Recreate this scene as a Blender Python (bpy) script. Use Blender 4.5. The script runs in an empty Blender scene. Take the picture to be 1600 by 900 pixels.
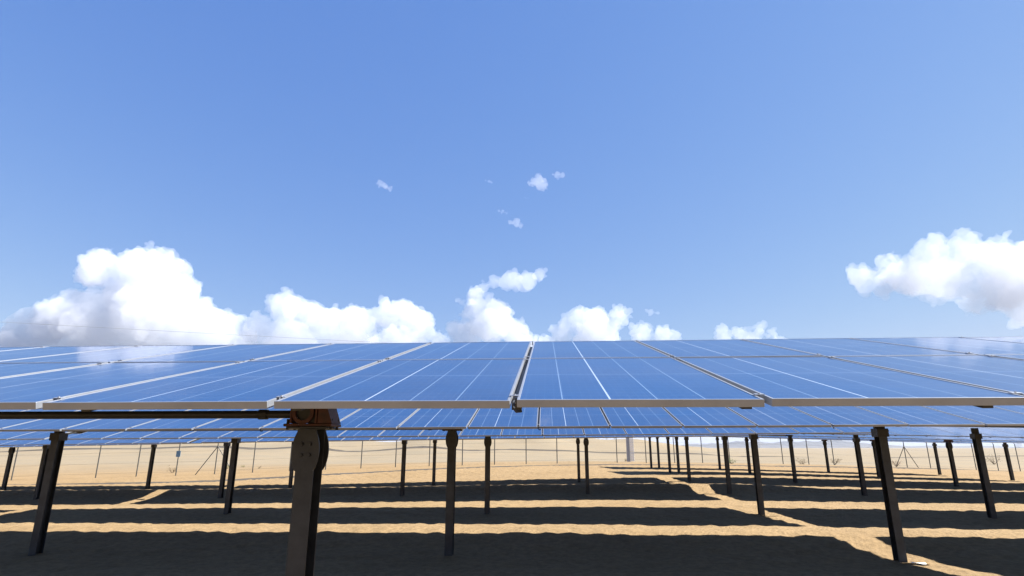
import bpy, bmesh, math, random
import numpy as np
from mathutils import Matrix, Vector, noise as mnoise

random.seed(7)
rng = np.random.default_rng(7)
scene = bpy.context.scene
COL = scene.collection
R = math.radians

# ---------------------------------------------------------------- camera
CAM_H = 1.65
PITCH = R(15.3)
FPX = 912.0
cd = bpy.data.cameras.new("camera")
cam = bpy.data.objects.new("camera", cd)
COL.objects.link(cam)
cam.location = (0, 0, CAM_H)
cam.rotation_euler = (R(90) + PITCH, 0, 0)
cd.sensor_width = 36
cd.lens = 36 * FPX / 1600
cd.clip_start = 0.05
cd.clip_end = 60000
scene.camera = cam
CS, SN = math.cos(PITCH), math.sin(PITCH)


def ray(px, py, zc):
    """world point seen at photo pixel px,py at camera depth zc (used only to survey the place)"""
    x = (px - 800) / FPX * zc
    yc = -(py - 450) / FPX * zc
    return Vector((x, zc * CS - yc * SN, CAM_H + zc * SN + yc * CS))


# ---------------------------------------------------------------- helpers
def tag(o, label=None, cat=None, group=None, kind=None):
    if label: o["label"] = label
    if cat: o["category"] = cat
    if group: o["group"] = group
    if kind: o["kind"] = kind
    return o


def empty(name, loc=(0, 0, 0), rz=0.0):
    o = bpy.data.objects.new(name, None)
    COL.objects.link(o)
    o.location = loc
    o.rotation_euler = (0, 0, rz)
    return o


def link(name, me, parent=None, mat=None):
    o = bpy.data.objects.new(name, me)
    COL.objects.link(o)
    if parent is not None: o.parent = parent
    if mat is not None: o.matrix_local = mat
    return o


class MB:
    """collects shapes into one mesh"""
    def __init__(self):
        self.v, self.f, self.m = [], [], []

    def add(self, vs, fs, mi=0):
        n = len(self.v)
        self.v += [tuple(p) for p in vs]
        self.f += [tuple(i + n for i in f) for f in fs]
        self.m += [mi] * len(fs)

    def box(self, x0, x1, y0, y1, z0, z1, mi=0, M=None):
        vs = [Vector((x, y, z)) for z in (z0, z1) for y in (y0, y1) for x in (x0, x1)]
        if M is not None: vs = [M @ p for p in vs]
        self.add(vs, [(0, 2, 3, 1), (4, 5, 7, 6), (0, 1, 5, 4), (2, 6, 7, 3), (0, 4, 6, 2), (1, 3, 7, 5)], mi)

    def bbox(self, x0, x1, y0, y1, z0, z1, b=0.004, mi=0, M=None):
        """box with chamfered edges"""
        bm = bmesh.new()
        bmesh.ops.create_cube(bm, size=1)
        for p in bm.verts:
            p.co = Vector(((x0 + x1) / 2 + p.co.x * (x1 - x0), (y0 + y1) / 2 + p.co.y * (y1 - y0), (z0 + z1) / 2 + p.co.z * (z1 - z0)))
        bmesh.ops.bevel(bm, geom=bm.edges[:], offset=b, segments=2, affect='EDGES', profile=0.5)
        bm.verts.index_update()
        vs = [M @ p.co if M is not None else p.co.copy() for p in bm.verts]
        self.add(vs, [[q.index for q in f.verts] for f in bm.faces], mi)
        bm.free()

    def tube(self, a, b, r, n=12, mi=0, r2=None, cap=True):
        a, b = Vector(a), Vector(b)
        d = (b - a).normalized()
        s = d.orthogonal().normalized()
        t = d.cross(s)
        r2 = r if r2 is None else r2
        vs = []
        for p, rr in ((a, r), (b, r2)):
            for k in range(n):
                an = 2 * math.pi * k / n
                vs.append(p + (s * math.cos(an) + t * math.sin(an)) * rr)
        fs = [(k, (k + 1) % n, n + (k + 1) % n, n + k) for k in range(n)]
        if cap:
            fs += [tuple(range(n))[::-1], tuple(range(n, 2 * n))]
        self.add(vs, fs, mi)

    def path(self, pts, r, n=8, mi=0):
        pts = [Vector(p) for p in pts]
        rings = []
        up = Vector((0.13, 0.21, 0.97)).normalized()
        base = len(self.v)
        for i, p in enumerate(pts):
            d = (pts[min(i + 1, len(pts) - 1)] - pts[max(i - 1, 0)]).normalized()
            s = d.cross(up)
            if s.length < 1e-4: s = d.orthogonal()
            s.normalize(); t = d.cross(s)
            for k in range(n):
                an = 2 * math.pi * k / n
                self.v.append(tuple(p + (s * math.cos(an) + t * math.sin(an)) * r))
        for i in range(len(pts) - 1):
            for k in range(n):
                a = base + i * n + k; b = base + i * n + (k + 1) % n
                self.f.append((a, b, b + n, a + n)); self.m.append(mi)
        self.f.append(tuple(base + k for k in range(n))[::-1]); self.m.append(mi)
        self.f.append(tuple(base + (len(pts) - 1) * n + k for k in range(n))); self.m.append(mi)

    def prism(self, prof, y0, y1, axis='y', mi=0, M=None):
        """prof: list of (x,z), extruded along y"""
        n = len(prof)
        vs = [Vector((x, y0, z)) for x, z in prof] + [Vector((x, y1, z)) for x, z in prof]
        if M is not None: vs = [M @ p for p in vs]
        fs = [tuple(range(n)), tuple(range(n, 2 * n))[::-1]] + [(k, n + k, n + (k + 1) % n, (k + 1) % n) for k in range(n)]
        self.add(vs, fs, mi)

    def mesh(self, name, mats, smooth=False):
        me = bpy.data.meshes.new(name)
        me.from_pydata(self.v, [], self.f)
        for m in mats: me.materials.append(m)
        me.polygons.foreach_set("material_index", self.m)
        if smooth: me.polygons.foreach_set("use_smooth", [True] * len(me.polygons))
        me.update()
        return me

    def build(self, name, mats, parent=None, smooth=False, mat=None):
        return link(name, self.mesh(name, mats, smooth), parent, mat)


# ---------------------------------------------------------------- materials
def new_mat(name):
    m = bpy.data.materials.new(name)
    m.use_nodes = True
    nt = m.node_tree
    return m, nt, nt.nodes["Principled BSDF"]


def N(nt, typ, **kw):
    n = nt.nodes.new(typ)
    for k, v in kw.items():
        if k.startswith("i_"): n.inputs[k[2:].replace("_", " ")].default_value = v
        else: setattr(n, k, v)
    return n


def ramp(nt, stops, inp):
    r = N(nt, "ShaderNodeValToRGB")
    el = r.color_ramp.elements
    while len(el) < len(stops): el.new(0.5)
    for e, (p, c) in zip(el, stops):
        e.position = p; e.color = (*c, 1) if len(c) == 3 else c
    nt.links.new(inp, r.inputs[0])
    return r.outputs[0]


def metal_mat(name, c1, c2, rough=0.5, metal=0.6, scale=6.0, spec=0.5, c3=None):
    m, nt, b = new_mat(name)
    tc = N(nt, "ShaderNodeTexCoord")
    nz = N(nt, "ShaderNodeTexNoise", i_Scale=scale, i_Detail=8.0, i_Roughness=0.65)
    nt.links.new(tc.outputs["Object"], nz.inputs["Vector"])
    st = [(0.3, c1), (0.7, c2)]
    if c3: st.append((0.78, c3))
    nt.links.new(ramp(nt, st, nz.outputs["Fac"]), b.inputs["Base Color"])
    b.inputs["Roughness"].default_value = rough
    b.inputs["Metallic"].default_value = metal
    nz2 = N(nt, "ShaderNodeTexNoise", i_Scale=scale * 12, i_Detail=4.0)
    nt.links.new(tc.outputs["Object"], nz2.inputs["Vector"])
    bp = N(nt, "ShaderNodeBump", i_Strength=0.15, i_Distance=0.002)
    nt.links.new(nz2.outputs["Fac"], bp.inputs["Height"])
    nt.links.new(bp.outputs[0], b.inputs["Normal"])
    return m


M_STEEL = metal_mat("galvanised_steel", (0.024, 0.026, 0.029), (0.052, 0.056, 0.062), 0.45, 0.3, 5, c3=(0.04, 0.032, 0.025))
M_DARK = metal_mat("dark_steel", (0.018, 0.018, 0.018), (0.04, 0.038, 0.035), 0.5, 0.3, 8)
M_ALU = metal_mat("anodised_frame", (0.225, 0.24, 0.27), (0.29, 0.305, 0.335), 0.40, 0.62, 4)
M_ORANGE = metal_mat("orange_primer", (0.03, 0.010, 0.007), (0.095, 0.023, 0.010), 0.6, 0.0, 14, c3=(0.12, 0.04, 0.02))
M_RUBBER = metal_mat("black_rubber", (0.012, 0.012, 0.012), (0.03, 0.03, 0.03), 0.6, 0.0, 10)
M_FENCE = metal_mat("fence_steel", (0.03, 0.03, 0.028), (0.06, 0.06, 0.055), 0.6, 0.3, 5)
M_WHITE = metal_mat("white_paint", (0.68, 0.68, 0.67), (0.8, 0.8, 0.79), 0.5, 0.0, 5)
M_GREYP = metal_mat("grey_paint", (0.25, 0.26, 0.28), (0.33, 0.34, 0.36), 0.5, 0.0, 5)
M_BLUE = metal_mat("blue_plate", (0.10, 0.2, 0.3), (0.14, 0.26, 0.36), 0.5, 0.0, 9)
M_BACK = metal_mat("grey_backsheet", (0.14, 0.14, 0.145), (0.2, 0.2, 0.2), 0.6, 0.0, 5)

# module dimensions
MW, ML, PITCHU, GAPV = 0.976, 1.695, 1.005, 0.022
FT = 0.031     # frame thickness


def cell_mat():
    m, nt, b = new_mat("blue_cells")
    L = nt.links
    tc = N(nt, "ShaderNodeTexCoord")
    sep = N(nt, "ShaderNodeSeparateXYZ")
    L.new(tc.outputs["Object"], sep.inputs[0])
    X, Y = sep.outputs[0], sep.outputs[1]

    def math_(op, a, b_=None, clamp=False):
        n = N(nt, "ShaderNodeMath", operation=op, use_clamp=clamp)
        if hasattr(a, "is_linked"): L.new(a, n.inputs[0])
        else: n.inputs[0].default_value = a
        if b_ is not None:
            if hasattr(b_, "is_linked"): L.new(b_, n.inputs[1])
            else: n.inputs[1].default_value = b_
        return n.outputs[0]

    def line(coord, pos, w):
        return math_('LESS_THAN', math_('ABSOLUTE', math_('SUBTRACT', coord, pos)), w / 2)

    def rep(coord, per, w, off=0.0):
        fr = math_('FRACT', math_('DIVIDE', math_('ADD', coord, off), per))
        return math_('LESS_THAN', math_('ABSOLUTE', math_('SUBTRACT', fr, 0.5)), w / per / 2)

    xs = [-MW / 2 + MW * q for q in (0.188, 0.385, 0.578, 0.772)]
    strong = line(X, xs[1], 0.0075)
    weak = math_('MAXIMUM', math_('MAXIMUM', line(X, xs[0], 0.005), line(X, xs[2], 0.005)), line(X, xs[3], 0.005))
    hor = line(Y, -0.03, 0.007)
    fineh = rep(Y, 0.0815, 0.0035, 0.04)
    finev = rep(X, 0.0385, 0.002, 0.01)
    info = N(nt, "ShaderNodeObjectInfo")
    nz = N(nt, "ShaderNodeTexNoise", i_Scale=3.0, i_Detail=2.0)
    add = N(nt, "ShaderNodeVectorMath", operation='ADD')
    L.new(tc.outputs["Object"], add.inputs[0]); L.new(info.outputs["Location"], add.inputs[1])
    L.new(add.outputs[0], nz.inputs["Vector"])
    vor = N(nt, "ShaderNodeTexVoronoi", i_Scale=45.0)
    L.new(tc.outputs["Object"], vor.inputs["Vector"])
    vs = N(nt, "ShaderNodeSeparateColor"); L.new(vor.outputs["Color"], vs.inputs[0])
    mixf = math_('ADD', math_('MULTIPLY', nz.outputs["Fac"], 0.55), math_('ADD', math_('MULTIPLY', vs.outputs[0], 0.25), math_('MULTIPLY', info.outputs["Random"], 0.3)))
    base = ramp(nt, [(0.2, (0.0008, 0.020, 0.076)), (0.85, (0.0018, 0.031, 0.108))], mixf)

    def mix(fac, c1, c2):
        n = N(nt, "ShaderNodeMix", data_type='RGBA')
        if hasattr(fac, "is_linked"): L.new(fac, n.inputs[0])
        else: n.inputs[0].default_value = fac
        for idx, c in ((6, c1), (7, c2)):
            if hasattr(c, "is_linked"): L.new(c, n.inputs[idx])
            else: n.inputs[idx].default_value = (*c, 1)
        return n.outputs[2]
    c = mix(math_('MULTIPLY', fineh, 0.5), base, (0.05, 0.10, 0.2))
    c = mix(math_('MULTIPLY', finev, 0.25), c, (0.05, 0.10, 0.2))
    c = mix(math_('MULTIPLY', hor, 0.8), c, (0.13, 0.2, 0.32))
    c = mix(math_('MULTIPLY', weak, 0.55), c, (0.17, 0.25, 0.36))
    c = mix(math_('MULTIPLY', strong, 0.75), c, (0.34, 0.4, 0.48))
    # thin dust film
    dn = N(nt, "ShaderNodeTexNoise", i_Scale=1.3, i_Detail=6.0, i_Roughness=0.6)
    L.new(add.outputs[0], dn.inputs["Vector"])
    df = N(nt, "ShaderNodeMapRange"); df.inputs[1].default_value = 0.35; df.inputs[2].default_value = 0.8
    df.inputs[3].default_value = 0.0; df.inputs[4].default_value = 0.06
    L.new(dn.outputs["Fac"], df.inputs[0])
    c = mix(df.outputs[0], c, (0.26, 0.2, 0.14))
    L.new(c, b.inputs["Base Color"])
    b.inputs["Roughness"].default_value = 0.35
    b.inputs["Specular IOR Level"].default_value = 0.15
    b.inputs["Coat Weight"].default_value = 0.68
    b.inputs["Coat Roughness"].default_value = 0.06
    b.inputs["Coat IOR"].default_value = 1.30
    wv = N(nt, "ShaderNodeTexNoise", i_Scale=2.2, i_Detail=1.0)
    L.new(add.outputs[0], wv.inputs["Vector"])
    bp = N(nt, "ShaderNodeBump", i_Strength=0.25, i_Distance=0.004)
    L.new(wv.outputs["Fac"], bp.inputs["Height"])
    L.new(bp.outputs[0], b.inputs["Coat Normal"])
    return m


M_CELL = cell_mat()


def sand_mat(name="desert_sand", road=False):
    m, nt, b = new_mat(name)
    L = nt.links
    tc = N(nt, "ShaderNodeTexCoord")
    geo = N(nt, "ShaderNodeNewGeometry")
    P = geo.outputs["Position"]
    n1 = N(nt, "ShaderNodeTexNoise", i_Scale=0.35, i_Detail=6.0, i_Roughness=0.6)
    n2 = N(nt, "ShaderNodeTexNoise", i_Scale=9.0, i_Detail=8.0, i_Roughness=0.7)
    n3 = N(nt, "ShaderNodeTexNoise", i_Scale=0.03, i_Detail=5.0, i_Roughness=0.6)
    for n in (n1, n2, n3): L.new(P, n.inputs["Vector"])
    c1 = ramp(nt, [(0.3, (0.195, 0.133, 0.068)), (0.7, (0.235, 0.163, 0.086))], n1.outputs["Fac"])
    if road: c1 = ramp(nt, [(0.3, (0.055, 0.047, 0.038)), (0.7, (0.085, 0.072, 0.058))], n1.outputs["Fac"])
    mx = N(nt, "ShaderNodeMix", data_type='RGBA', blend_type='MULTIPLY')
    mx.inputs[0].default_value = 0.55
    L.new(c1, mx.inputs[6])
    L.new(ramp(nt, [(0.32, (0.42, 0.42, 0.42)), (0.62, (1, 1, 1))], n2.outputs["Fac"]), mx.inputs[7])
    out = mx.outputs[2]
    if not road:
        # far plain: greyer gravel patches and dark scrubby ground
        sp = N(nt, "ShaderNodeSeparateXYZ"); L.new(P, sp.inputs[0])
        far = N(nt, "ShaderNodeMapRange"); L.new(sp.outputs[1], far.inputs[0])
        far.inputs[1].default_value = 45; far.inputs[2].default_value = 75
        mp = N(nt, "ShaderNodeMapping"); mp.inputs["Scale"].default_value = (0.07, 0.16, 0.16)
        L.new(P, mp.inputs[0])
        n4 = N(nt, "ShaderNodeTexNoise", i_Scale=1.0, i_Detail=9.0, i_Roughness=0.7)
        L.new(mp.outputs[0], n4.inputs["Vector"])
        r4 = ramp(nt, [(0.45, (0, 0, 0)), (0.60, (1, 1, 1))], n4.outputs["Fac"])
        mu = N(nt, "ShaderNodeMath", operation='MULTIPLY')
        L.new(far.outputs[0], mu.inputs[0]); L.new(r4, mu.inputs[1])
        mu2 = N(nt, "ShaderNodeMath", operation='MULTIPLY'); mu2.inputs[1].default_value = 0.85
        L.new(mu.outputs[0], mu2.inputs[0])
        m2 = N(nt, "ShaderNodeMix", data_type='RGBA')
        L.new(mu2.outputs[0], m2.inputs[0]); L.new(out, m2.inputs[6]); m2.inputs[7].default_value = (0.11, 0.085, 0.055, 1)
        out = m2.outputs[2]
        m3 = N(nt, "ShaderNodeMix", data_type='RGBA')
        L.new(far.outputs[0], m3.inputs[0]); 
        m3b = N(nt, "ShaderNodeMix", data_type='RGBA'); m3b.inputs[0].default_value = 0.7
        L.new(out, m3b.inputs[6]); m3b.inputs[7].default_value = (0.175, 0.150, 0.108, 1)
        L.new(out, m3.inputs[6]); L.new(m3b.outputs[2], m3.inputs[7])
        out = m3.outputs[2]
    L.new(out, b.inputs["Base Color"])
    b.inputs["Roughness"].default_value = 0.95
    b.inputs["Specular IOR Level"].default_value = 0.1
    # ripples
    mp2 = N(nt, "ShaderNodeMapping"); mp2.inputs["Rotation"].default_value = (0, 0, R(28)); mp2.inputs["Scale"].default_value = (1, 1, 1)
    L.new(P, mp2.inputs[0])
    wv = N(nt, "ShaderNodeTexWave", i_Scale=3.4, i_Distortion=6.0, i_Detail=3.0)
    wv.inputs["Detail Scale"].default_value = 1.3
    L.new(mp2.outputs[0], wv.inputs["Vector"])
    b1 = N(nt, "ShaderNodeBump", i_Strength=0.4, i_Distance=0.010); n5 = N(nt, "ShaderNodeTexNoise", i_Scale=0.8, i_Detail=3.0); L.new(P, n5.inputs["Vector"])
    hm = N(nt, "ShaderNodeMath", operation='MULTIPLY')
    L.new(wv.outputs["Fac"], hm.inputs[0]); L.new(ramp(nt, [(0.38, (0, 0, 0)), (0.62, (1, 1, 1))], n5.outputs["Fac"]), hm.inputs[1])
    L.new(hm.outputs[0], b1.inputs["Height"])
    b2 = N(nt, "ShaderNodeBump", i_Strength=0.8, i_Distance=0.03)
    L.new(n2.outputs["Fac"], b2.inputs["Height"]); L.new(b1.outputs[0], b2.inputs["Normal"])
    L.new(b2.outputs[0], b.inputs["Normal"])
    return m


M_SAND = sand_mat()
M_DARKGROUND = sand_mat("darker_ground", True)


def simple(name, col, rough=0.9):
    m, nt, b = new_mat(name)
    tc = N(nt, "ShaderNodeTexCoord")
    nz = N(nt, "ShaderNodeTexNoise", i_Scale=8.0, i_Detail=6.0)
    nt.links.new(tc.outputs["Object"], nz.inputs["Vector"])
    nt.links.new(ramp(nt, [(0.3, tuple(c * 0.7 for c in col)), (0.7, col)], nz.outputs["Fac"]), b.inputs["Base Color"])
    b.inputs["Roughness"].default_value = rough
    b.inputs["Specular IOR Level"].default_value = 0.2
    return m


# ---------------------------------------------------------------- terrain
# surveyed ground levels: (X, Y, metres below the camera)
GP = [(-7.7, 10.7, 1.725), (-1.05, 10.2, 1.67), (6.2, 9.8, 1.70), (-7.4, 16.7, 1.70), (-.6, 16.3, 1.64), (6.5, 15.8, 1.64), (12.5, 15.4, 1.71),
      (-16.7, 23.3, 1.88), (-10.4, 22.9, 1.80), (-4, 22.5, 1.72), (2.7, 22.1, 1.58), (7.8, 21.7, 1.56), (12.7, 21.4, 1.635),
      (-22.7, 29.7, 2.01), (-16.2, 29.3, 1.92), (-10.2, 28.9, 1.87), (-3.6, 28.4, 1.70), (3.1, 28, 1.565), (8.2, 27.7, 1.46), (13, 27.3, 1.55), (19, 27, 1.75),
      (9, 33.7, 1.30), (13, 33.4, 1.30), (20, 33, 1.58), (27.5, 32.4, 1.74), (9.5, 39.6, 1.25), (13.5, 39.4, 1.38), (20.6, 39, 1.56), (28, 38.3, 1.7),
      (0, 0, 1.65), (-6, 2, 1.68), (6, 2, 1.66), (0, 5, 1.66), (-5, 5, 1.69), (5, 5, 1.67)]


def fence_k(k):
    zc = 38.7 * (1 + 0.01255 * k)
    X = 38.7 * (-.8586 + .06337 * k)
    return X, zc


FY = {0: 753, 2: 748, 3: 745, 4: 742, 6: 739, 8: 734, 9: 732, 11: 729, 12: 727, 13: 726, 14: 724, 15: 723, 17: 722, 20: 723, 21: 724, 23: 725,
      24: 726, 25: 726.5, 28: 731, 29: 733, 31: 736, 32: 737.5, 33: 738}
for k, y in FY.items():
    X, zc = fence_k(k)
    p = ray(800, y, zc)
    GP.append((X, p.y, CAM_H - p.z))
for k, dh in ((-6, 2.3), (-12, 2.4), (38, 2.5), (44, 2.7)):
    X, zc = fence_k(k)
    GP.append((X, zc * 1.02, dh))
GP = np.array(GP)


def fade(a, b, x):
    t = np.clip((x - a) / (b - a), 0, 1)
    return t * t * (3 - 2 * t)


class SN2:
    """sum of random sines = cheap smooth noise over numpy arrays"""
    def __init__(self, seed, wl, n=10, spread=0.5):
        g = np.random.default_rng(seed)
        th = g.uniform(0, 2 * np.pi, n)
        k = 2 * np.pi / (wl * g.uniform(1 - spread, 1 + spread, n))
        self.kx, self.ky, self.ph = k * np.cos(th), k * np.sin(th), g.uniform(0, 6.28, n)
        self.n = n

    def __call__(self, x, y):
        s = 0
        for a, b, c in zip(self.kx, self.ky, self.ph): s = s + np.sin(a * x + b * y + c)
        return s / math.sqrt(self.n)


nA, nB, nC, nD, nE = SN2(1, 3.0), SN2(2, 0.9), SN2(3, 0.42, 12), SN2(4, 38, 12), SN2(5, 260, 12)
PSI = math.atan(0.060)
CU, SU = math.cos(PSI), math.sin(PSI)
OX, OY = 0.005, 2.39          # joint zero at the front edge of the first row
RP = 6.05                     # row pitch


def ridge(v, c, w, a):
    return a * np.exp(-((v - c) / w) ** 2)


def ground_z(X, Y):
    X = np.asarray(X, float); Y = np.asarray(Y, float)
    sh = X.shape
    x, y = X.ravel(), Y.ravel()
    num = np.zeros_like(x); den = np.zeros_like(x)
    s = 3.2 + 0.05 * np.clip(y, 0, 60)
    for gx, gy, gh in GP:
        w = np.exp(-(((x - gx) / (1.3 * s)) ** 2 + ((y - gy) / s) ** 2)) + 1e-7 / (1 + ((x - gx) ** 2 + (y - gy) ** 2) / 200)
        num += w * -gh; den += w
    z = CAM_H + num / den
    u = (x - OX) * CU - (y - OY) * SU
    v = (x - OX) * SU + (y - OY) * CU
    near = 1 - fade(60, 90, y)
    # low ridges between the rows, shaped to shift shadow edges and hide lit sand
    z += near * (ridge(v, 9.5, 0.95, 0.19) - ridge(v, 12.1, 1.0, 0.035) + ridge(v, 15.6, 1.0, 0.03) + ridge(v, 21.25, 0.80, 0.25) * (1 - 0.55 * fade(7, 11, u)) - ridge(v, 18.0, 1.1, 0.05) + ridge(v, 27.8, 1.6, 0.12))
    calm = 0.35 + 0.65 * fade(3, 8, y)
    z += near * (0.005 * nA(x, y) + calm * (0.006 * nB(x, y) + 0.011 * nC(x, y)))
    # the plain and the dunes beyond the fence
    d = fade(55, 120, y)
    plain = -2.6 + 4.1 * fade(-60, -5, -x) * 0 + CAM_H - 0
    far = CAM_H - 1.95 + 0.25 * nD(x, y) * d
    zc = y * CS
    px = 800 + FPX * x / np.maximum(zc, 1)
    dune = (3.3 * np.exp(-((x + 95) / 62) ** 2) + 1.5 * np.exp(-((x - 10) / 13) ** 2) + 1.0 * np.exp(-((x - 32) / 12) ** 2) + 1.4 * np.exp(-((x + 12) / 16) ** 2)
            + 0.9 * np.exp(-((x - 22) / 24) ** 2) + 0.25 * nA(x / 6, y / 6)) * 1.35
    ridge_far = np.exp(-((y - 150 - 6 * np.sin(x / 25)) / 26) ** 2)
    far = far + (dune + 0.9) * ridge_far * (1 - 0.85 * fade(35, 70, x)) * 1.15
    far = far + 0.8 * nE(x, y) * fade(250, 600, y)
    z = z * (1 - fade(52, 85, y)) + far * fade(52, 85, y)
    return z.reshape(sh)


def gz(x, y):
    return float(ground_z(np.array([x]), np.array([y]))[0])


def axis_lines(lo, hi, step, far, grow=1.09):
    a = list(np.arange(lo, hi + 1e-6, step))
    s = step; p = a[-1]
    while p < far:
        s *= grow; p += s; a.append(p)
    s = step; p = a[0]; b = []
    while p > -far:
        s *= grow; p -= s; b.append(p)
    return np.array(b[::-1] + a)


def build_ground():
    xs = axis_lines(-26, 30, 0.11, 7000)
    ys = axis_lines(6, 40, 0.10, 7000)
    XX, YY = np.meshgrid(xs, ys)
    ZZ = ground_z(XX, YY)
    n, mcount = XX.shape
    me = bpy.data.meshes.new("ground")
    co = np.stack([XX.ravel(), YY.ravel(), ZZ.ravel()], 1)
    i = np.arange((n - 1) * (mcount - 1)); r_, c_ = i // (mcount - 1), i % (mcount - 1)
    a = r_ * mcount + c_
    quads = np.stack([a, a + 1, a + 1 + mcount, a + mcount], 1)
    me.vertices.add(len(co)); me.vertices.foreach_set("co", co.ravel())
    me.loops.add(quads.size); me.loops.foreach_set("vertex_index", quads.ravel().astype(np.int32))
    me.polygons.add(len(quads))
    me.polygons.foreach_set("loop_start", np.arange(0, quads.size, 4, dtype=np.int32))
    me.polygons.foreach_set("use_smooth", np.ones(len(quads), bool))
    me.update(calc_edges=True)
    me.materials.append(M_SAND)
    o = link("ground", me)
    tag(o, kind="structure")
    return o


build_ground()


def strip(name, pts, w, mat, dz=0.02, step=0.6):
    """a strip that follows the ground"""
    pts = [Vector((*p, 0)) for p in pts]
    fine = []
    for a, b in zip(pts, pts[1:]):
        k = max(2, int((b - a).length / step))
        fine += [a.lerp(b, i / k) for i in range(k)]
    fine.append(pts[-1])
    vs, fs = [], []
    nn = 5
    for i, p in enumerate(fine):
        d = (fine[min(i + 1, len(fine) - 1)] - fine[max(0, i - 1)]).normalized()
        s = Vector((-d.y, d.x, 0))
        jit = 0.12 * math.sin(i * 0.9) + 0.1 * math.sin(i * 0.37 + 1)
        for j in range(nn):
            q = p + s * ((j / (nn - 1) - 0.5) * w + jit * (1 if j in (0, nn - 1) else 0) * min(1, w / 3))
            edge = j in (0, nn - 1)
            vs.append((q.x, q.y, gz(q.x, q.y) + (dz if not edge else -0.01)))
    for i in range(len(fine) - 1):
        for j in range(nn - 1):
            a = i * nn + j
            fs.append((a, a + nn, a + nn + 1, a + 1))
    me = bpy.data.meshes.new(name); me.from_pydata(vs, [], fs); me.materials.append(mat)
    me.polygons.foreach_set("use_smooth", [True] * len(fs)); me.update()
    o = link(name, me); tag(o, kind="structure"); return o


# ---------------------------------------------------------------- solar module
def module_meshes():
    g = MB()
    hw, hl = MW / 2, ML / 2
    lip = 0.011
    # laminate: a thin slab, cells on top and white sheet below
    x0, x1, y0, y1 = -hw + 0.004, hw - 0.004, -hl + 0.004, hl - 0.004
    zt, zb = -0.002, -0.008
    g.add([(x0, y0, zt), (x1, y0, zt), (x1, y1, zt), (x0, y1, zt)], [(0, 1, 2, 3)], 0)
    g.add([(x0, y0, zb), (x1, y0, zb), (x1, y1, zb), (x0, y1, zb)], [(3, 2, 1, 0)], 1)
    g.bbox(-0.07, 0.07, hl - 0.25, hl - 0.12, -0.03, -0.0082, 0.004, 2)   # junction box
    glass = g.mesh("solar_panel", [M_CELL, M_BACK, M_RUBBER])
    f = MB()
    prof_t = 0.0
    # four frame bars, mitred look by butting
    def bar(xa, xb, ya, yb):
        f.bbox(xa, xb, ya, yb, -FT, prof_t, 0.0012, 0)
    bar(-hw, hw, -hl, -hl + lip)
    bar(-hw, hw, hl - lip, hl)
    bar(-hw, -hw + lip, -hl + lip, hl - lip)
    bar(hw - lip, hw, -hl + lip, hl - lip)
    frame = f.mesh("frame", [M_ALU])
    return glass, frame


ME_GLASS, ME_FRAME = module_meshes()


def rail_mesh():
    g = MB()
    L_ = ML + GAPV / 2 - 0.25
    # top-hat rail under the joint of two modules, across the row
    prof = [(-0.045, -FT - 0.003), (-0.045, -FT - 0.007), (-0.022, -FT - 0.007), (-0.022, -FT - 0.055), (0.022, -FT - 0.055), (0.022, -FT - 0.007), (0.045, -FT - 0.007), (0.045, -FT - 0.003)]
    g.prism(prof, -L_, L_, mi=0)
    # clamps that hold the frames in the joint
    for yy in (-ML + 0.09, -0.10, 0.10, ML - 0.05):
        g.bbox(-0.020, 0.020, yy - 0.012, yy + 0.012, 0.0012, 0.0042, 0.0012, 1)
        g.tube((0, yy, -FT), (0, yy, 0.0085), 0.0045, 8, 1)
    return g.mesh("rail", [M_DARK, M_ALU])


def endcap_mesh():
    g = MB()
    # black cable sagging out of the joint at the lower edge
    g.path([(0, -ML + 0.03, -0.012), (0, -ML - 0.008, -0.014), (0.002, -ML - 0.018, -0.03), (0.012, -ML - 0.014, -0.045), (0.03, -ML + 0.01, -0.048)], 0.006, 8)
    return g.mesh("cable", [M_RUBBER])


ME_RAIL, ME_CABLE = rail_mesh(), endcap_mesh()


def hbeam(mb, h0, h1, wx=0.125, dy=0.16, t=0.009, mi=0):
    # flanges face the row's front and back, the web runs between them
    mb.bbox(-wx / 2, wx / 2, -dy / 2, -dy / 2 + t, h0, h1, 0.002, mi)
    mb.bbox(-wx / 2, wx / 2, dy / 2 - t, dy / 2, h0, h1, 0.002, mi)
    mb.box(-t / 2, t / 2, -dy / 2 + t, dy / 2 - t, h0, h1, mi)


def rounded_plate(mb, y0, y1, top, mi=0, w=0.19):
    """bulging bracket plate bolted on the post head"""
    prof = []
    for q in np.linspace(0, 1, 13):
        z = top - 0.27 * q
        half = 0.062 + 0.032 * math.sin(math.pi * min(1, max(0, (q - 0.06) / 0.94))) ** 0.7
        prof.append((half, z))
    prof = [(x, z) for x, z in prof] + [(-x, z) for x, z in prof[::-1]]
    mb.prism(prof, y0, y1, mi=mi)


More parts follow.
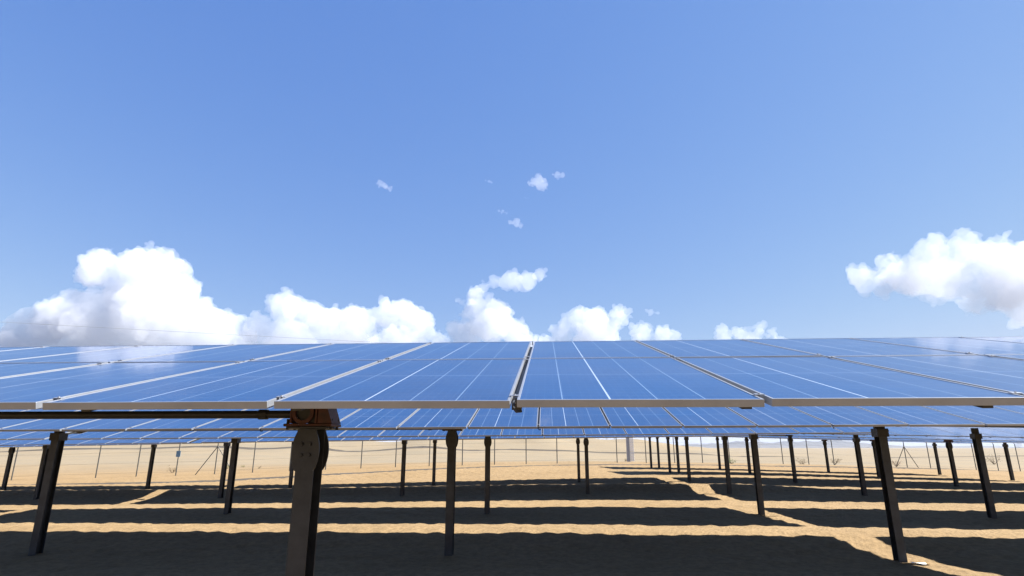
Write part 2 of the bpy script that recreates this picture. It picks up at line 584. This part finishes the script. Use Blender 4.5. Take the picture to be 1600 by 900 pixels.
def post(root, u, ground_h, top_h, kind, drop=0.0):
    """I-beam post; local z is measured from the tracker's base"""
    mb = MB()
    top_h -= drop
    hbeam(mb, ground_h - 0.35, top_h, 0.125, 0.16)
    p = mb.build("post", [M_STEEL], root, mat=Matrix.Translation((u, 0, 0)))
    if kind == 'drive':
        c = MB()
        rounded_plate(c, -0.092, -0.082, top_h - 0.002)
        rounded_plate(c, 0.082, 0.092, top_h - 0.002)
        for sx in (-0.028, 0.028):
            for zz in (0.10, 0.17):
                for s in (-1, 1):
                    c.tube((sx, s * 0.090, top_h - zz), (sx, s * 0.106, top_h - zz), 0.013, 6)
        c.bbox(-0.135, 0.135, -0.11, 0.11, top_h + 0.001, top_h + 0.014, 0.003)
        c.build("head_bracket", [M_STEEL], p)
        g = MB()
        z0 = top_h + 0.016
        g.bbox(-0.165, 0.165, -0.10, 0.10, z0, z0 + 0.018, 0.004)
        # ring housing and the cheeks of the slewing gear
        n = 20
        for s in (-1, 1):
            ring = []
            for rr in (0.075, 0.052):
                ring.append([(math.cos(2 * math.pi * k / n) * rr - 0.035, math.sin(2 * math.pi * k / n) * rr + z0 + 0.09) for k in range(n)])
            ya, yb = s * 0.085, s * 0.105
            vs = [(x, ya, z) for x, z in ring[0]] + [(x, ya, z) for x, z in ring[1]] + [(x, yb, z) for x, z in ring[0]] + [(x, yb, z) for x, z in ring[1]]
            fs = []
            for k in range(n):
                k2 = (k + 1) % n
                fs += [(k, k2, n + k2, n + k), (2 * n + k, 3 * n + k, 3 * n + k2, 2 * n + k2), (k, 2 * n + k, 2 * n + k2, k2), (n + k, n + k2, 3 * n + k2, 3 * n + k)]
            g.add(vs, fs)
        g.bbox(0.048, 0.062, -0.10, 0.10, z0 + 0.02, z0 + 0.2, 0.003)
        g.bbox(-0.125, -0.112, -0.10, 0.10, z0 + 0.02, z0 + 0.2, 0.003)
        g.prism([(0.065, z0 + 0.02), (0.165, z0 + 0.02), (0.10, z0 + 0.2), (0.065, z0 + 0.2)], -0.09, 0.09)
        for sx in (-0.15, 0.15):
            g.tube((sx, -0.06, z0 - 0.02), (sx, -0.06, z0 + 0.05), 0.011, 6, 1)
            g.tube((sx, 0.06, z0 - 0.02), (sx, 0.06, z0 + 0.05), 0.011, 6, 1)
        g.tube((-0.035, -0.08, z0 + 0.09), (-0.035, 0.08, z0 + 0.09), 0.05, 16, 1)
        g.bbox(-0.01, 0.04, -0.07, 0.07, z0 + 0.02, z0 + 0.24, 0.004, 1)
        g.build("gearbox", [M_ORANGE, M_DARK], p)
    else:
        c = MB()
        c.bbox(-0.088, 0.088, -0.10, 0.10, top_h - 0.13, top_h, 0.005)
        c.bbox(-0.08, 0.08, -0.03, 0.03, top_h, top_h + 0.14, 0.006)
        c.build("bearing_cap", [M_DARK], p)
    return p


TRACK_N = 0


def tracker(row, u0, ncol, z0, z1, tilt, posts, drive_at, label, shaft=None, ncable=()):
    """row: index of the row, u0: first joint along the row, z0/z1: level of the front edge at the two ends (relative to the camera)"""
    tilt = R(tilt)
    L_ = ncol * PITCHU
    vc = row * RP + (ML + GAPV / 2) * math.cos(R(14))     # axis
    uc = u0 + L_ / 2

    def world(u, v):
        return OX + u * CU + v * SU, OY - u * SU + v * CU
    wx, wy = world(uc, vc)
    base = gz(wx, wy)
    root = empty("solar_tracker", (wx, wy, base), -PSI)
    tag(root, label, "solar panel array", "rows of solar panels on steel posts")
    rise = (ML + GAPV / 2) * math.sin(R(14))
    slope = math.atan((z1 - z0) / L_)

    def axis_h(u):     # mid-plane height above the root
        return (z0 + (z1 - z0) * (u - u0) / L_) + rise + CAM_H - base
    zc = axis_h(uc)
    F = Matrix.Translation((0, 0, zc)) @ Matrix.Rotation(-slope, 4, 'Y') @ Matrix.Rotation(tilt, 4, 'X')
    for i in range(ncol):
        lu = (i + 0.5) * PITCHU - L_ / 2
        for s in (-1, 1):
            jr = Matrix.Rotation(R(random.uniform(-0.12, 0.12)), 4, 'X') @ Matrix.Rotation(R(random.uniform(-0.15, 0.15)), 4, 'Y')
            jr = jr @ Matrix.Translation((0, 0, random.uniform(-0.0008, 0.0008)))
            M = F @ Matrix.Translation((lu, s * (ML / 2 + GAPV / 2), 0)) @ jr
            p = link("solar_panel", ME_GLASS, root, M)
            link("frame", ME_FRAME, p)
    for i in range(ncol + 1):
        lu = i * PITCHU - L_ / 2
        if i == 0: lu += 0.06
        if i == ncol: lu -= 0.06
        link("rail", ME_RAIL, root, F @ Matrix.Translation((lu, 0, 0)))
        if i in ncable:
            link("cable", ME_CABLE, root, F @ Matrix.Translation((lu, 0, 0)))
    # torque tube under the rails
    t = MB()
    t.tube((-L_ / 2 - 0.12, 0, -0.19), (L_ / 2 + 0.12, 0, -0.19), 0.07, 16)
    for i in range(ncol + 1):
        lu = i * PITCHU - L_ / 2 + (0.06 if i == 0 else -0.06 if i == ncol else 0)
        t.bbox(lu - 0.03, lu + 0.03, -0.085, 0.085, -0.12, -0.094, 0.003)
    t.build("torque_tube", [M_STEEL], root, smooth=False, mat=F)
    for u in posts:
        px_, py_ = world(u, vc)
        gh = gz(px_, py_) - base
        post(root, u - uc, gh, axis_h(u) - 0.42, 'drive' if u == drive_at else 'plain', 0.055 if row == 0 else 0.0)
    if shaft:
        s = MB()
        a, b = shaft
        za, zb = axis_h(a) - 0.375, axis_h(b) - 0.375
        s.tube((a - uc, 0, za), (b - uc, 0, zb), 0.027, 14)
        for q in (0.03, 0.97):
            c = Vector((a - uc, 0, za)).lerp(Vector((b - uc, 0, zb)), q)
            s.tube(c - Vector((0.03, 0, 0)), c + Vector((0.03, 0, 0)), 0.035, 12)
        s.build("drive_shaft", [M_DARK], root, smooth=False)
    return root


UA, UB, UL = -12 * PITCHU, 8.68, -12.55 - 20 * PITCHU     # first joints of the middle, right and left tables of a row
PA, PB = [-8.45, -1.48, 5.51], [-12.0, -5.2, 1.52, 6.5]
tracker(0, UA, 20, .185, .185, 14, PA, -1.48, "nearest array of blue solar panels right above the thick post with the orange gearbox", shaft=(-8.2, -1.64), ncable=(12,))
tracker(1, UA, 20, .245, .315, 14, PA, -1.48, "long array of blue solar panels in second row, directly behind the nearest array", shaft=(-8.3, -1.66), ncable=(8, 12, 16))
tracker(1, UB, 20, .31, .25, 13, [11.1, 18.0, 24.9], 18.0, "second row's right-hand array of solar panels, beyond the photo's right edge")
tracker(2, UA, 20, .235, .365, 14.5, PA, -1.48, "middle array of blue solar panels in third row, left of the flatter pale array", shaft=(-8.3, -1.62))
tracker(2, UB, 20, .39, .10, 6.5, [11.1, 18.0, 24.9], 18.0, "flatter array reflecting pale sky on the right, in the third row", shaft=(7.6, 8.95))
tracker(2, UL, 20, .05, .225, 14, [-29, -22.5, -15.5], -22.5, "third row's left-hand array of blue solar panels at the left edge")
tracker(3, UA, 20, .19, .42, 14, PB, 1.52, "middle array of solar panels in the fourth row")
tracker(3, UB, 20, .38, .0, 11, [11.1, 18.0, 24.9], 18.0, "right-hand array of lilac blue solar panels in fourth row, sloping down to the right", shaft=(7.8, 8.9))
tracker(3, UL, 20, -.08, .185, 14, [-31.5, -26.0, -19.15], -26.0, "left-hand array of blue solar panels in fourth row, left of the white gap")
tracker(4, UA, 20, .27, .50, 14, PB, 1.52, "middle array of solar panels in fifth row, last one before the open sand")
tracker(4, UB, 20, .46, -.02, 11, [11.17, 18.08, 24.9], 18.08, "right-hand array of solar panels in the fifth row")
tracker(4, UL, 20, -.1, .265, 14, [-31.5, -26.17, -18.95], -26.17, "left-hand array of solar panels in fifth row, nearest to the fence brace")
tracker(5, 6.4, 20, .60, .15, 12, [6.84, 7.32, 11.16, 17.98, 24.85], 17.98, "sixth row array on the right, starting at four posts close together")
tracker(6, 6.4, 20, .74, .2, 12, [6.84, 7.34, 11.23, 18.05, 24.88], 18.05, "farthest array of solar panels, in the seventh row on the right")

# ---------------------------------------------------------------- fence
def fence_point(k):
    X, zc = fence_k(k)
    y = np.interp(k, sorted(FY), [FY[q] for q in sorted(FY)])
    p = ray(800, y, zc)
    return Vector((X, p.y, gz(X, p.y)))


FEN = empty("perimeter_fence", fence_point(16))
tag(FEN, "long wire fence on thin bent-top posts crossing the sand behind the panels", "fence")
fb = FEN.location.copy()
FH = 2.45
tops = []
for k in range(-3, 38):
    p = fence_point(k) - fb
    mb = MB()
    mb.tube(p + Vector((0, 0, -0.3)), p + Vector((0, 0, FH)), 0.037, 8)
    arm = p + Vector((-0.24, -0.06, FH + 0.30))
    mb.tube(p + Vector((0, 0, FH - 0.02)), arm, 0.024, 8)
    mb.build("fence_post", [M_FENCE], FEN)
    tops.append((p, arm))
w = MB()
for h in (0.25, 0.9, 1.6, 2.35):
    w.path([p + Vector((0, -0.03, h)) for p, _ in tops], 0.004, 4)
for q in (0.35, 0.7, 1.0):
    w.path([(p + Vector((0, 0, FH))).lerp(a, q) for p, a in tops], 0.004, 4)
w.build("wire", [M_FENCE], FEN)
for k in (5, 28):
    p = fence_point(k) - fb
    d = (fence_point(k + 1) - fence_point(k)).normalized()
    for s in (-1, 1):
        mb = MB()
        q = p + d * s * 1.25
        q.z = gz(q.x + fb.x, q.y + fb.y) - fb.z
        mb.tube(p + Vector((0, 0, 1.9)), q, 0.03, 8)
        mb.build("brace", [M_FENCE], FEN)
sgn = MB()
sp = fence_point(4)
sgn.bbox(-0.15, 0.15, -0.055, -0.043, 1.25, 1.66, 0.003)
s_o = sgn.build("sign_plate", [M_BLUE]); s_o.location = sp
tag(s_o, "small blank blue plate fixed to a fence post at left", "sign")

# far pale pillar beyond the fence
pp = ray(984, 719, 52)
PIL = empty("switchgear_pillar", (pp.x, pp.y, gz(pp.x, pp.y)))
tag(PIL, "pale tall pillar with white slatted side, standing beyond the fence", "pillar")
mb = MB(); mb.bbox(-0.22, 0.02, -0.2, 0.2, -0.1, 4.3, 0.01); mb.build("column", [M_GREYP], PIL)
mb = MB()
mb.bbox(0.05, 0.09, -0.2, -0.14, -0.1, 4.2, 0.006); mb.bbox(0.33, 0.37, -0.2, -0.14, -0.1, 4.2, 0.006)
for i in range(30):
    mb.bbox(0.085, 0.335, -0.19, -0.15, 0.05 + i * 0.14, 0.15 + i * 0.14, 0.005)
mb.build("slatted_panel", [M_WHITE], PIL)

# ---------------------------------------------------------------- darker strip and road
strip("darker_strip", [(-70, 33), (-30, 33.5), (-18, 35.5), (-8, 39.0), (2, 43.5), (14, 45.5), (30, 46.0), (60, 46)], 1.0, M_DARKGROUND, 0.03)  # thin strip of darker ground between the last rows and the fence
strip("road", [(-400, 128), (-100, 122), (0, 122), (90, 124), (400, 130)], 3.0, M_DARKGROUND, 0.05, 3.0)

# ---------------------------------------------------------------- scrub
def bush(px, py, zc, size, col, label, dens=220, cat="bush"):
    P = ray(px, py, zc)
    base = Vector((P.x, P.y, gz(P.x, P.y)))
    root = empty("desert_bush", base)
    tag(root, label, cat, "low bushes on the sand beyond the fence")
    g = random.Random(int(px * 7))
    st = MB(); lf = MB()
    for i in range(9):
        a = g.uniform(0, 6.28); l = g.uniform(0.5, 1) * size
        tip = Vector((math.cos(a) * l * 0.7, math.sin(a) * l * 0.7, l * g.uniform(0.5, 0.95)))
        st.tube((0, 0, -0.05), tip, 0.02 * size + 0.004, 5, r2=0.004)
        for j in range(dens // 9):
            c = tip * g.uniform(0.45, 1.05) + Vector((g.gauss(0, 1), g.gauss(0, 1), g.gauss(0, 0.8))) * 0.16 * size
            s = g.uniform(0.03, 0.07) * size
            d1 = Vector((g.gauss(0, 1), g.gauss(0, 1), g.gauss(0, 1))).normalized(); d2 = d1.orthogonal().normalized()
            lf.add([c - d1 * s, c + d2 * s * 0.5, c + d1 * s, c - d2 * s * 0.5], [(0, 1, 2, 3)])
    st.build("stems", [simple("twig", (0.15, 0.11, 0.07))], root)
    lf.build("leaves", [simple("leaf", col)], root)


bush(1143, 718, 47, 0.55, (0.07, 0.12, 0.03), "round green bush at the foot of a fence post, right of centre")
bush(357, 718, 52, 0.45, (0.13, 0.14, 0.05), "small olive bush just left of the dark twin posts at left")
bush(381, 716, 55, 0.3, (0.12, 0.13, 0.04), "tiny olive tuft right of the dark twin posts at left")
bush(271, 727, 46, 0.6, (0.20, 0.15, 0.09), "dry grey brown bush on the sand left of the blue plate")
bush(1399, 716, 66, 1.0, (0.22, 0.13, 0.07), "rusty dry bush between the tripod fence post and next posts at right")
bush(1252, 716, 70, 1.1, (0.16, 0.12, 0.07), "wide dry bush between two bent fence posts at right", 200)
bush(1303, 717, 72, 1.1, (0.16, 0.12, 0.07), "dry bush behind the fence, farther right of the wide dry one", 200)
bush(1552, 716, 74, 1.3, (0.16, 0.12, 0.07), "dry bush near the right edge of the photo", 200)
bush(405, 722, 50, 0.3, (0.2, 0.16, 0.1), "tiny dry tuft beside the fence post left of the thick near post")
bush(977, 699, 90, 0.6, (0.15, 0.12, 0.07), "small dark bush on the dune just left of the pale pillar")

# ---------------------------------------------------------------- litter on the sand
P = ray(1437, 884, 8.7)
lm = MB()
pts = []
for i in range(5):
    for j in range(4):
        pts.append((-0.1 + 0.05 * i + random.uniform(-.02, .02), -0.05 + 0.035 * j + random.uniform(-.01, .01), 0.02 + random.uniform(0, 0.02)))
lm.add(pts, [(i * 4 + j, i * 4 + j + 4, i * 4 + j + 5, i * 4 + j + 1) for i in range(4) for j in range(3)])
lo = lm.build("cement_scrap", [M_WHITE], smooth=True)
lo.location = (P.x, P.y, gz(P.x, P.y)); lo.rotation_euler = (0, 0, R(-25))
tag(lo, "flat pale scrap lying on the lit sand by the foot of the right post", "litter")

# ---------------------------------------------------------------- pylons and overhead cable
def pylon(px, zc, H, label):
    P = ray(px, 702, zc)
    base = Vector((P.x, P.y, gz(P.x, P.y)))
    root = empty("power_pylon", base, 0.3)
    tag(root, label, "pylon", "lattice pylons on the horizon")
    b = MB(); r = H * 0.006
    lv = [(0, 0.11), (0.3, 0.07), (0.6, 0.035), (1.0, 0.012)]
    for (h0, w0), (h1, w1) in zip(lv, lv[1:]):
        c0 = [Vector((sx * w0 * H, sy * w0 * H, h0 * H)) for sx, sy in ((-1, -1), (1, -1), (1, 1), (-1, 1))]
        c1 = [Vector((sx * w1 * H, sy * w1 * H, h1 * H)) for sx, sy in ((-1, -1), (1, -1), (1, 1), (-1, 1))]
        for i in range(4):
            b.tube(c0[i], c1[i], r, 4); b.tube(c0[i], c1[(i + 1) % 4], r * 0.6, 4); b.tube(c0[(i + 1) % 4], c1[i], r * 0.6, 4)
            b.tube(c1[i], c1[(i + 1) % 4], r * 0.6, 4)
    b.build("tower", [M_GREYP], root)
    for hh, ww in ((0.7, 0.2), (0.82, 0.16), (0.93, 0.12)):
        a = MB(); a.tube((-ww * H, 0, hh * H), (ww * H, 0, hh * H), r, 4); a.tube((-ww * H, 0, hh * H), (0, 0, (hh + 0.05) * H), r * 0.6, 4); a.tube((ww * H, 0, hh * H), (0, 0, (hh + 0.05) * H), r * 0.6, 4)
        a.build("cross_arm", [M_GREYP], root)


for px, zc, lab in ((936, 1500, "leftmost faint pylon above the dune, left of the pale pillar"), (949, 1700, "faint pylon above the dune, second from the left"),
                    (961, 1900, "faint pylon just left of the pale pillar"), (1009, 1600, "faint pylon right of the pale pillar"), (1187, 1300, "grey pylon in front of the bluish hills right of centre"), (1177, 1750, "small pylon just left of the grey pylon by the bluish hills"),
                    (1594, 1200, "pylon on the horizon at the right edge")):
    pylon(px, zc, 38, lab)

cb = MB()
pts = []
for q in np.linspace(0, 1, 41):
    x = -260 + 520 * q
    pts.append((x, 150, 26.2 - 0.052 * x + 1.0 * (2 * q - 1) ** 2))
cb.path(pts, 0.038, 6)
co_ = cb.build("overhead_cable", [M_GREYP])
tag(co_, "thin overhead power cable sagging in front of the clouds at upper left of the panels", "cable")

# ---------------------------------------------------------------- hills
def hills():
    xs = np.linspace(600, 4200, 140)
    vs, fs = [], []
    prof = 44 + 12 * np.sin(xs / 310) + 7 * np.sin(xs / 131 + 1) + 4 * np.sin(xs / 57 + 2)
    prof *= fade(600, 1500, xs) * (1 - 0.55 * fade(2200, 3000, xs)) * (1 - fade(3600, 4200, xs))
    rows = np.linspace(-1, 1, 15)
    for i, x in enumerate(xs):
        for j, t in enumerate(rows):
            hgt = prof[i] * max(0, 1 - abs(t)) ** 0.8 * (1 + 0.2 * math.sin(i * 0.9 + j))
            vs.append((x, 4600 + t * 500, hgt - 3))
    n = len(rows)
    for i in range(len(xs) - 1):
        for j in range(n - 1):
            a = i * n + j; fs.append((a, a + n, a + n + 1, a + 1))
    me = bpy.data.meshes.new("hills"); me.from_pydata(vs, [], fs)
    me.materials.append(simple("hill_rock", (0.075, 0.064, 0.058)))
    me.update()
    tag(link("hills", me), kind="structure")


hills()

# ---------------------------------------------------------------- clouds
CLOUD_D = 9000.0
CV = 1.0


def cloud_mat(name, dens, alb=(0.76, 0.78, 0.825), g=0.0):
    m = bpy.data.materials.new(name); m.use_nodes = True
    nt = m.node_tree
    for n in list(nt.nodes):
        if n.type == 'BSDF_PRINCIPLED': nt.nodes.remove(n)
    out = [n for n in nt.nodes if n.type == 'OUTPUT_MATERIAL'][0]
    v = N(nt, "ShaderNodeVolumePrincipled")
    v.inputs["Color"].default_value = (*alb, 1)
    v.inputs["Anisotropy"].default_value = g
    v.inputs["Density"].default_value = dens
    nt.links.new(v.outputs[0], out.inputs["Volume"])
    return m


PERM = np.random.default_rng(5).permutation(512)
_g = np.random.default_rng(6).normal(size=(512, 3)); GRAD = _g / np.linalg.norm(_g, axis=1)[:, None]


def perlin(p):
    """gradient noise for an (n,3) array"""
    i = np.floor(p).astype(int); f = p - i
    w = f * f * f * (f * (f * 6 - 15) + 10)
    r = np.zeros(len(p))
    for dx in (0, 1):
        for dy in (0, 1):
            for dz in (0, 1):
                h = PERM[(PERM[(PERM[(i[:, 0] + dx) % 512] + i[:, 1] + dy) % 512] + i[:, 2] + dz) % 512]
                d = f - np.array((dx, dy, dz))
                wt = (w[:, 0] if dx else 1 - w[:, 0]) * (w[:, 1] if dy else 1 - w[:, 1]) * (w[:, 2] if dz else 1 - w[:, 2])
                r += wt * (GRAD[h] * d).sum(1)
    return r


M_CLOUD = cloud_mat("cumulus_vapour", 0.0023)
M_WISP = cloud_mat("thin_vapour", 0.0019)


def cloud(name, label, blobs, seed, depth=CLOUD_D, mat=None, voxel=15.0, amp=1.0, levels=2, base=0.0):
    """blobs: (px, py, r px) lobes of the cloud as surveyed; each gets real depth, then smaller lobes and billows"""
    g = random.Random(seed)
    kx = depth / FPX
    sph = []
    for px, py, r in blobs:
        c = ray(px, py, depth)
        c.y += g.uniform(-0.7, 0.7) * r * kx
        sph.append((c, r * kx * 0.9))
        lvl = [(c, r * kx * 0.9)]
        for lev in range(levels):
            nxt = []
            for cc, rr in lvl:
                for i in range(12 if lev == 0 else 6):
                    d = Vector((g.gauss(0, 1), g.gauss(0, 1), g.gauss(0.25, 0.9))).normalized()
                    nxt.append((cc + d * rr * g.uniform(0.7, 0.95), rr * g.uniform(0.22, 0.45)))
            sph += nxt; lvl = nxt
    cen = sum((c for c, _ in sph), Vector()) / len(sph)
    t = bmesh.new(); bmesh.ops.create_icosphere(t, subdivisions=2, radius=1)
    tv = np.array([v.co[:] for v in t.verts]); tf = np.array([[v.index for v in f.verts] for f in t.faces]); t.free()
    vs, fs = [], []
    for i, (c, r) in enumerate(sph):
        vs.append(tv * r + np.array((c - cen)[:])); fs.append(tf + i * len(tv))
    vs = np.concatenate(vs); fs = np.concatenate(fs)
    me = bpy.data.meshes.new("lobes"); me.from_pydata(vs.tolist(), [], fs.tolist()); me.update()
    o = bpy.data.objects.new("tmp", me); COL.objects.link(o)
    md = o.modifiers.new("r", 'REMESH'); md.mode = 'VOXEL'; md.voxel_size = voxel
    dg = bpy.context.evaluated_depsgraph_get(); dg.update()
    m2 = bpy.data.meshes.new_from_object(o.evaluated_get(dg))
    bpy.data.objects.remove(o); bpy.data.meshes.remove(me)
    n = len(m2.vertices)
    co = np.empty(n * 3); m2.vertices.foreach_get("co", co); co = co.reshape(-1, 3)
    off = np.array((seed * 3.17, seed * 7.7, 0.0))
    for wl, am, bil in ((520, 150, 0), (260, 95, 1), (130, 62, 1), (68, 34, 1), (38, 16, 0)):
        if wl < voxel * 2.2: continue
        no = np.empty(n * 3); m2.vertex_normals.foreach_get("vector", no); no = no.reshape(-1, 3)
        q = perlin(co / wl + off)
        d = (np.abs(q) * 2.0 - 0.35) if bil else q
        co = co + no * (d * am * amp)[:, None]
        m2.vertices.foreach_set("co", co.ravel()); m2.update()
    # close the surface again where billows ran into each other
    o = bpy.data.objects.new("tmp", m2); COL.objects.link(o)
    md = o.modifiers.new("r", 'REMESH'); md.mode = 'VOXEL'; md.voxel_size = voxel * 0.8
    dg = bpy.context.evaluated_depsgraph_get(); dg.update()
    m3 = bpy.data.meshes.new_from_object(o.evaluated_get(dg))
    bpy.data.objects.remove(o); bpy.data.meshes.remove(m2); m2 = m3
    m2.materials.clear(); m2.materials.append(mat or M_CLOUD)
    m2.update(); m2.name = name
    ob = link(name, m2); ob.location = cen
    tag(ob, label, "cloud", "cumulus clouds over the desert")
    return ob


if True:
    cloud("cumulus_cloud", "tallest towering cumulus cloud at left with a domed top", [(165, 420, 34), (215, 415, 38), (245, 420, 40), (135, 430, 20), (285, 410, 10), (200, 460, 60), (255, 465, 50), (250, 500, 70), (160, 515, 60), (90, 505, 38), (310, 520, 50), (60, 530, 40), (350, 530, 40), (18, 545, 24), (380, 545, 30)], 1)
    cloud("cumulus_cloud", "low lumpy white cloud bank between the tall left cloud and the centre", [(435, 475, 24), (470, 490, 26), (405, 515, 26), (500, 500, 34), (560, 505, 34), (600, 495, 28), (635, 495, 28), (660, 515, 26), (450, 540, 50), (540, 545, 50), (630, 545, 40), (685, 530, 20)], 2)
    cloud("cumulus_cloud", "pointed white cloud at centre below the wispy plume", [(745, 485, 26), (775, 490, 24), (765, 515, 36), (800, 520, 24), (725, 525, 24), (740, 462, 16), (825, 535, 20), (715, 470, 8)], 3)
    cloud("cumulus_cloud", "ragged white cloud right of centre, sitting on the panel horizon", [(905, 505, 24), (935, 500, 20), (965, 500, 20), (880, 520, 20), (1000, 520, 22), (930, 530, 40), (1040, 528, 18), (850, 535, 16)], 4)
    cloud("cumulus_cloud", "small flat white cloud low above the panels, right of centre", [(1160, 520, 14), (1185, 518, 15), (1210, 522, 12), (1130, 525, 12), (1170, 535, 22), (1220, 532, 14)], 5)
    cloud("cumulus_cloud", "large cumulus cloud with greyish flat base at the right edge", [(1355, 430, 20), (1385, 410, 24), (1390, 435, 26), (1430, 420, 38), (1460, 395, 30), (1500, 395, 30), (1490, 430, 46), (1550, 400, 36), (1590, 415, 42), (1560, 450, 45), (1620, 460, 50), (1640, 420, 50), (1420, 440, 26), (1530, 470, 26)], 6, 7000)
    cloud("wispy_cloud", "curved wispy plume leaning right above the pointed centre cloud", [(742, 455, 12), (757, 449, 13), (772, 444, 12), (788, 441, 13), (805, 438, 15), (824, 435, 17), (842, 432, 15)], 7, mat=M_WISP, voxel=11.0, amp=0.55, levels=1)
    for i, (x, y, r, lab) in enumerate(((600, 289, 11, "single small white puff alone in the blue sky, left of centre"), (836, 287, 12, "small torn white puff high in the sky, the widest of its cluster"), (870, 273, 8, "small faint puff at top right of the puff cluster"),
                                 (763, 283, 5, "tiny faint puff left of the puff cluster"), (785, 331, 7, "faint shred of cloud below the puff cluster"), (805, 350, 9, "faint lowest shred of cloud below the puff cluster"), (821, 309, 4, "tiny shred just under the widest puff"), (1018, 487, 9, "faint puff above the ragged cloud right of centre"))):
        cloud("wispy_cloud", lab, [(x, y, r * 0.7), (x + r * 0.9, y + r * 0.3, r * 0.55), (x - r * 0.8, y - r * 0.2, r * 0.45)], 20 + i, mat=M_WISP, voxel=7.0, amp=0.07 * r, levels=1)

# ---------------------------------------------------------------- haze
HZ = 0.00006
if HZ > 0:
    hb = MB(); hb.box(-5600, 5600, -300, 5600, -30, 90)
    hm = bpy.data.materials.new("haze_air"); hm.use_nodes = True
    nt = hm.node_tree
    for n in list(nt.nodes):
        if n.type == 'BSDF_PRINCIPLED': nt.nodes.remove(n)
    out = [n for n in nt.nodes if n.type == 'OUTPUT_MATERIAL'][0]
    v = N(nt, "ShaderNodeVolumePrincipled"); v.inputs["Color"].default_value = (0.62, 0.74, 0.92, 1); v.inputs["Density"].default_value = HZ
    nt.links.new(v.outputs[0], out.inputs["Volume"])
    tag(hb.build("haze", [hm]), kind="stuff")

# ---------------------------------------------------------------- light
sv = Vector((1.08, 0.03, 1.0)).normalized()
EL = math.asin(sv.z)
AZ = math.atan2(sv.x, sv.y)         # clockwise from +Y
ld = bpy.data.lights.new("sun", 'SUN'); ld.energy = 5.0; ld.angle = R(0.5); ld.color = (1.0, 0.965, 0.91)
sun = bpy.data.objects.new("sun", ld); COL.objects.link(sun)
sun.rotation_euler = (-sv).to_track_quat('-Z', 'Y').to_euler()
sun.location = (0, 0, 50)

world = bpy.data.worlds.new("World"); scene.world = world; world.use_nodes = True
nt = world.node_tree
bg = nt.nodes["Background"]
sky = N(nt, "ShaderNodeTexSky"); sky.sky_type = 'NISHITA'; sky.sun_disc = False
sky.sun_elevation = EL; sky.sun_rotation = AZ
sky.air_density = 1.0; sky.dust_density = 0.1; sky.ozone_density = 4.0; sky.altitude = 0
# the photo's blue is deeper overhead and paler low down than the model's: grade each channel of the Nishita sky
sp_ = N(nt, "ShaderNodeSeparateColor"); cb_ = N(nt, "ShaderNodeCombineColor")
nt.links.new(sky.outputs[0], sp_.inputs[0])
for i, (kk, gam) in enumerate(((0.89, 0.88), (1.17, 0.64), (2.60, 0.31))):
    pw = N(nt, "ShaderNodeMath", operation='POWER'); pw.inputs[1].default_value = gam
    ml = N(nt, "ShaderNodeMath", operation='MULTIPLY'); ml.inputs[1].default_value = kk
    nt.links.new(sp_.outputs[i], pw.inputs[0]); nt.links.new(pw.outputs[0], ml.inputs[0]); sm = N(nt, "ShaderNodeMath", operation='SMOOTH_MIN'); sm.inputs[1].default_value = (3.5, 3.65, 4.6)[i]; sm.inputs[2].default_value = 1.2
    nt.links.new(ml.outputs[0], sm.inputs[0]); nt.links.new(sm.outputs[0], cb_.inputs[i])
nt.links.new(cb_.outputs[0], bg.inputs[0])
bg.inputs[1].default_value = 0.05

# ---------------------------------------------------------------- render settings
c = scene.cycles
c.max_bounces = 12; c.diffuse_bounces = 1; c.glossy_bounces = 3; c.transparent_max_bounces = 8
c.volume_bounces = 12
c.use_denoising = True
vs_ = scene.view_settings
vs_.view_transform = 'Standard'; vs_.look = 'None'; vs_.exposure = 2.0; vs_.gamma = 1.0
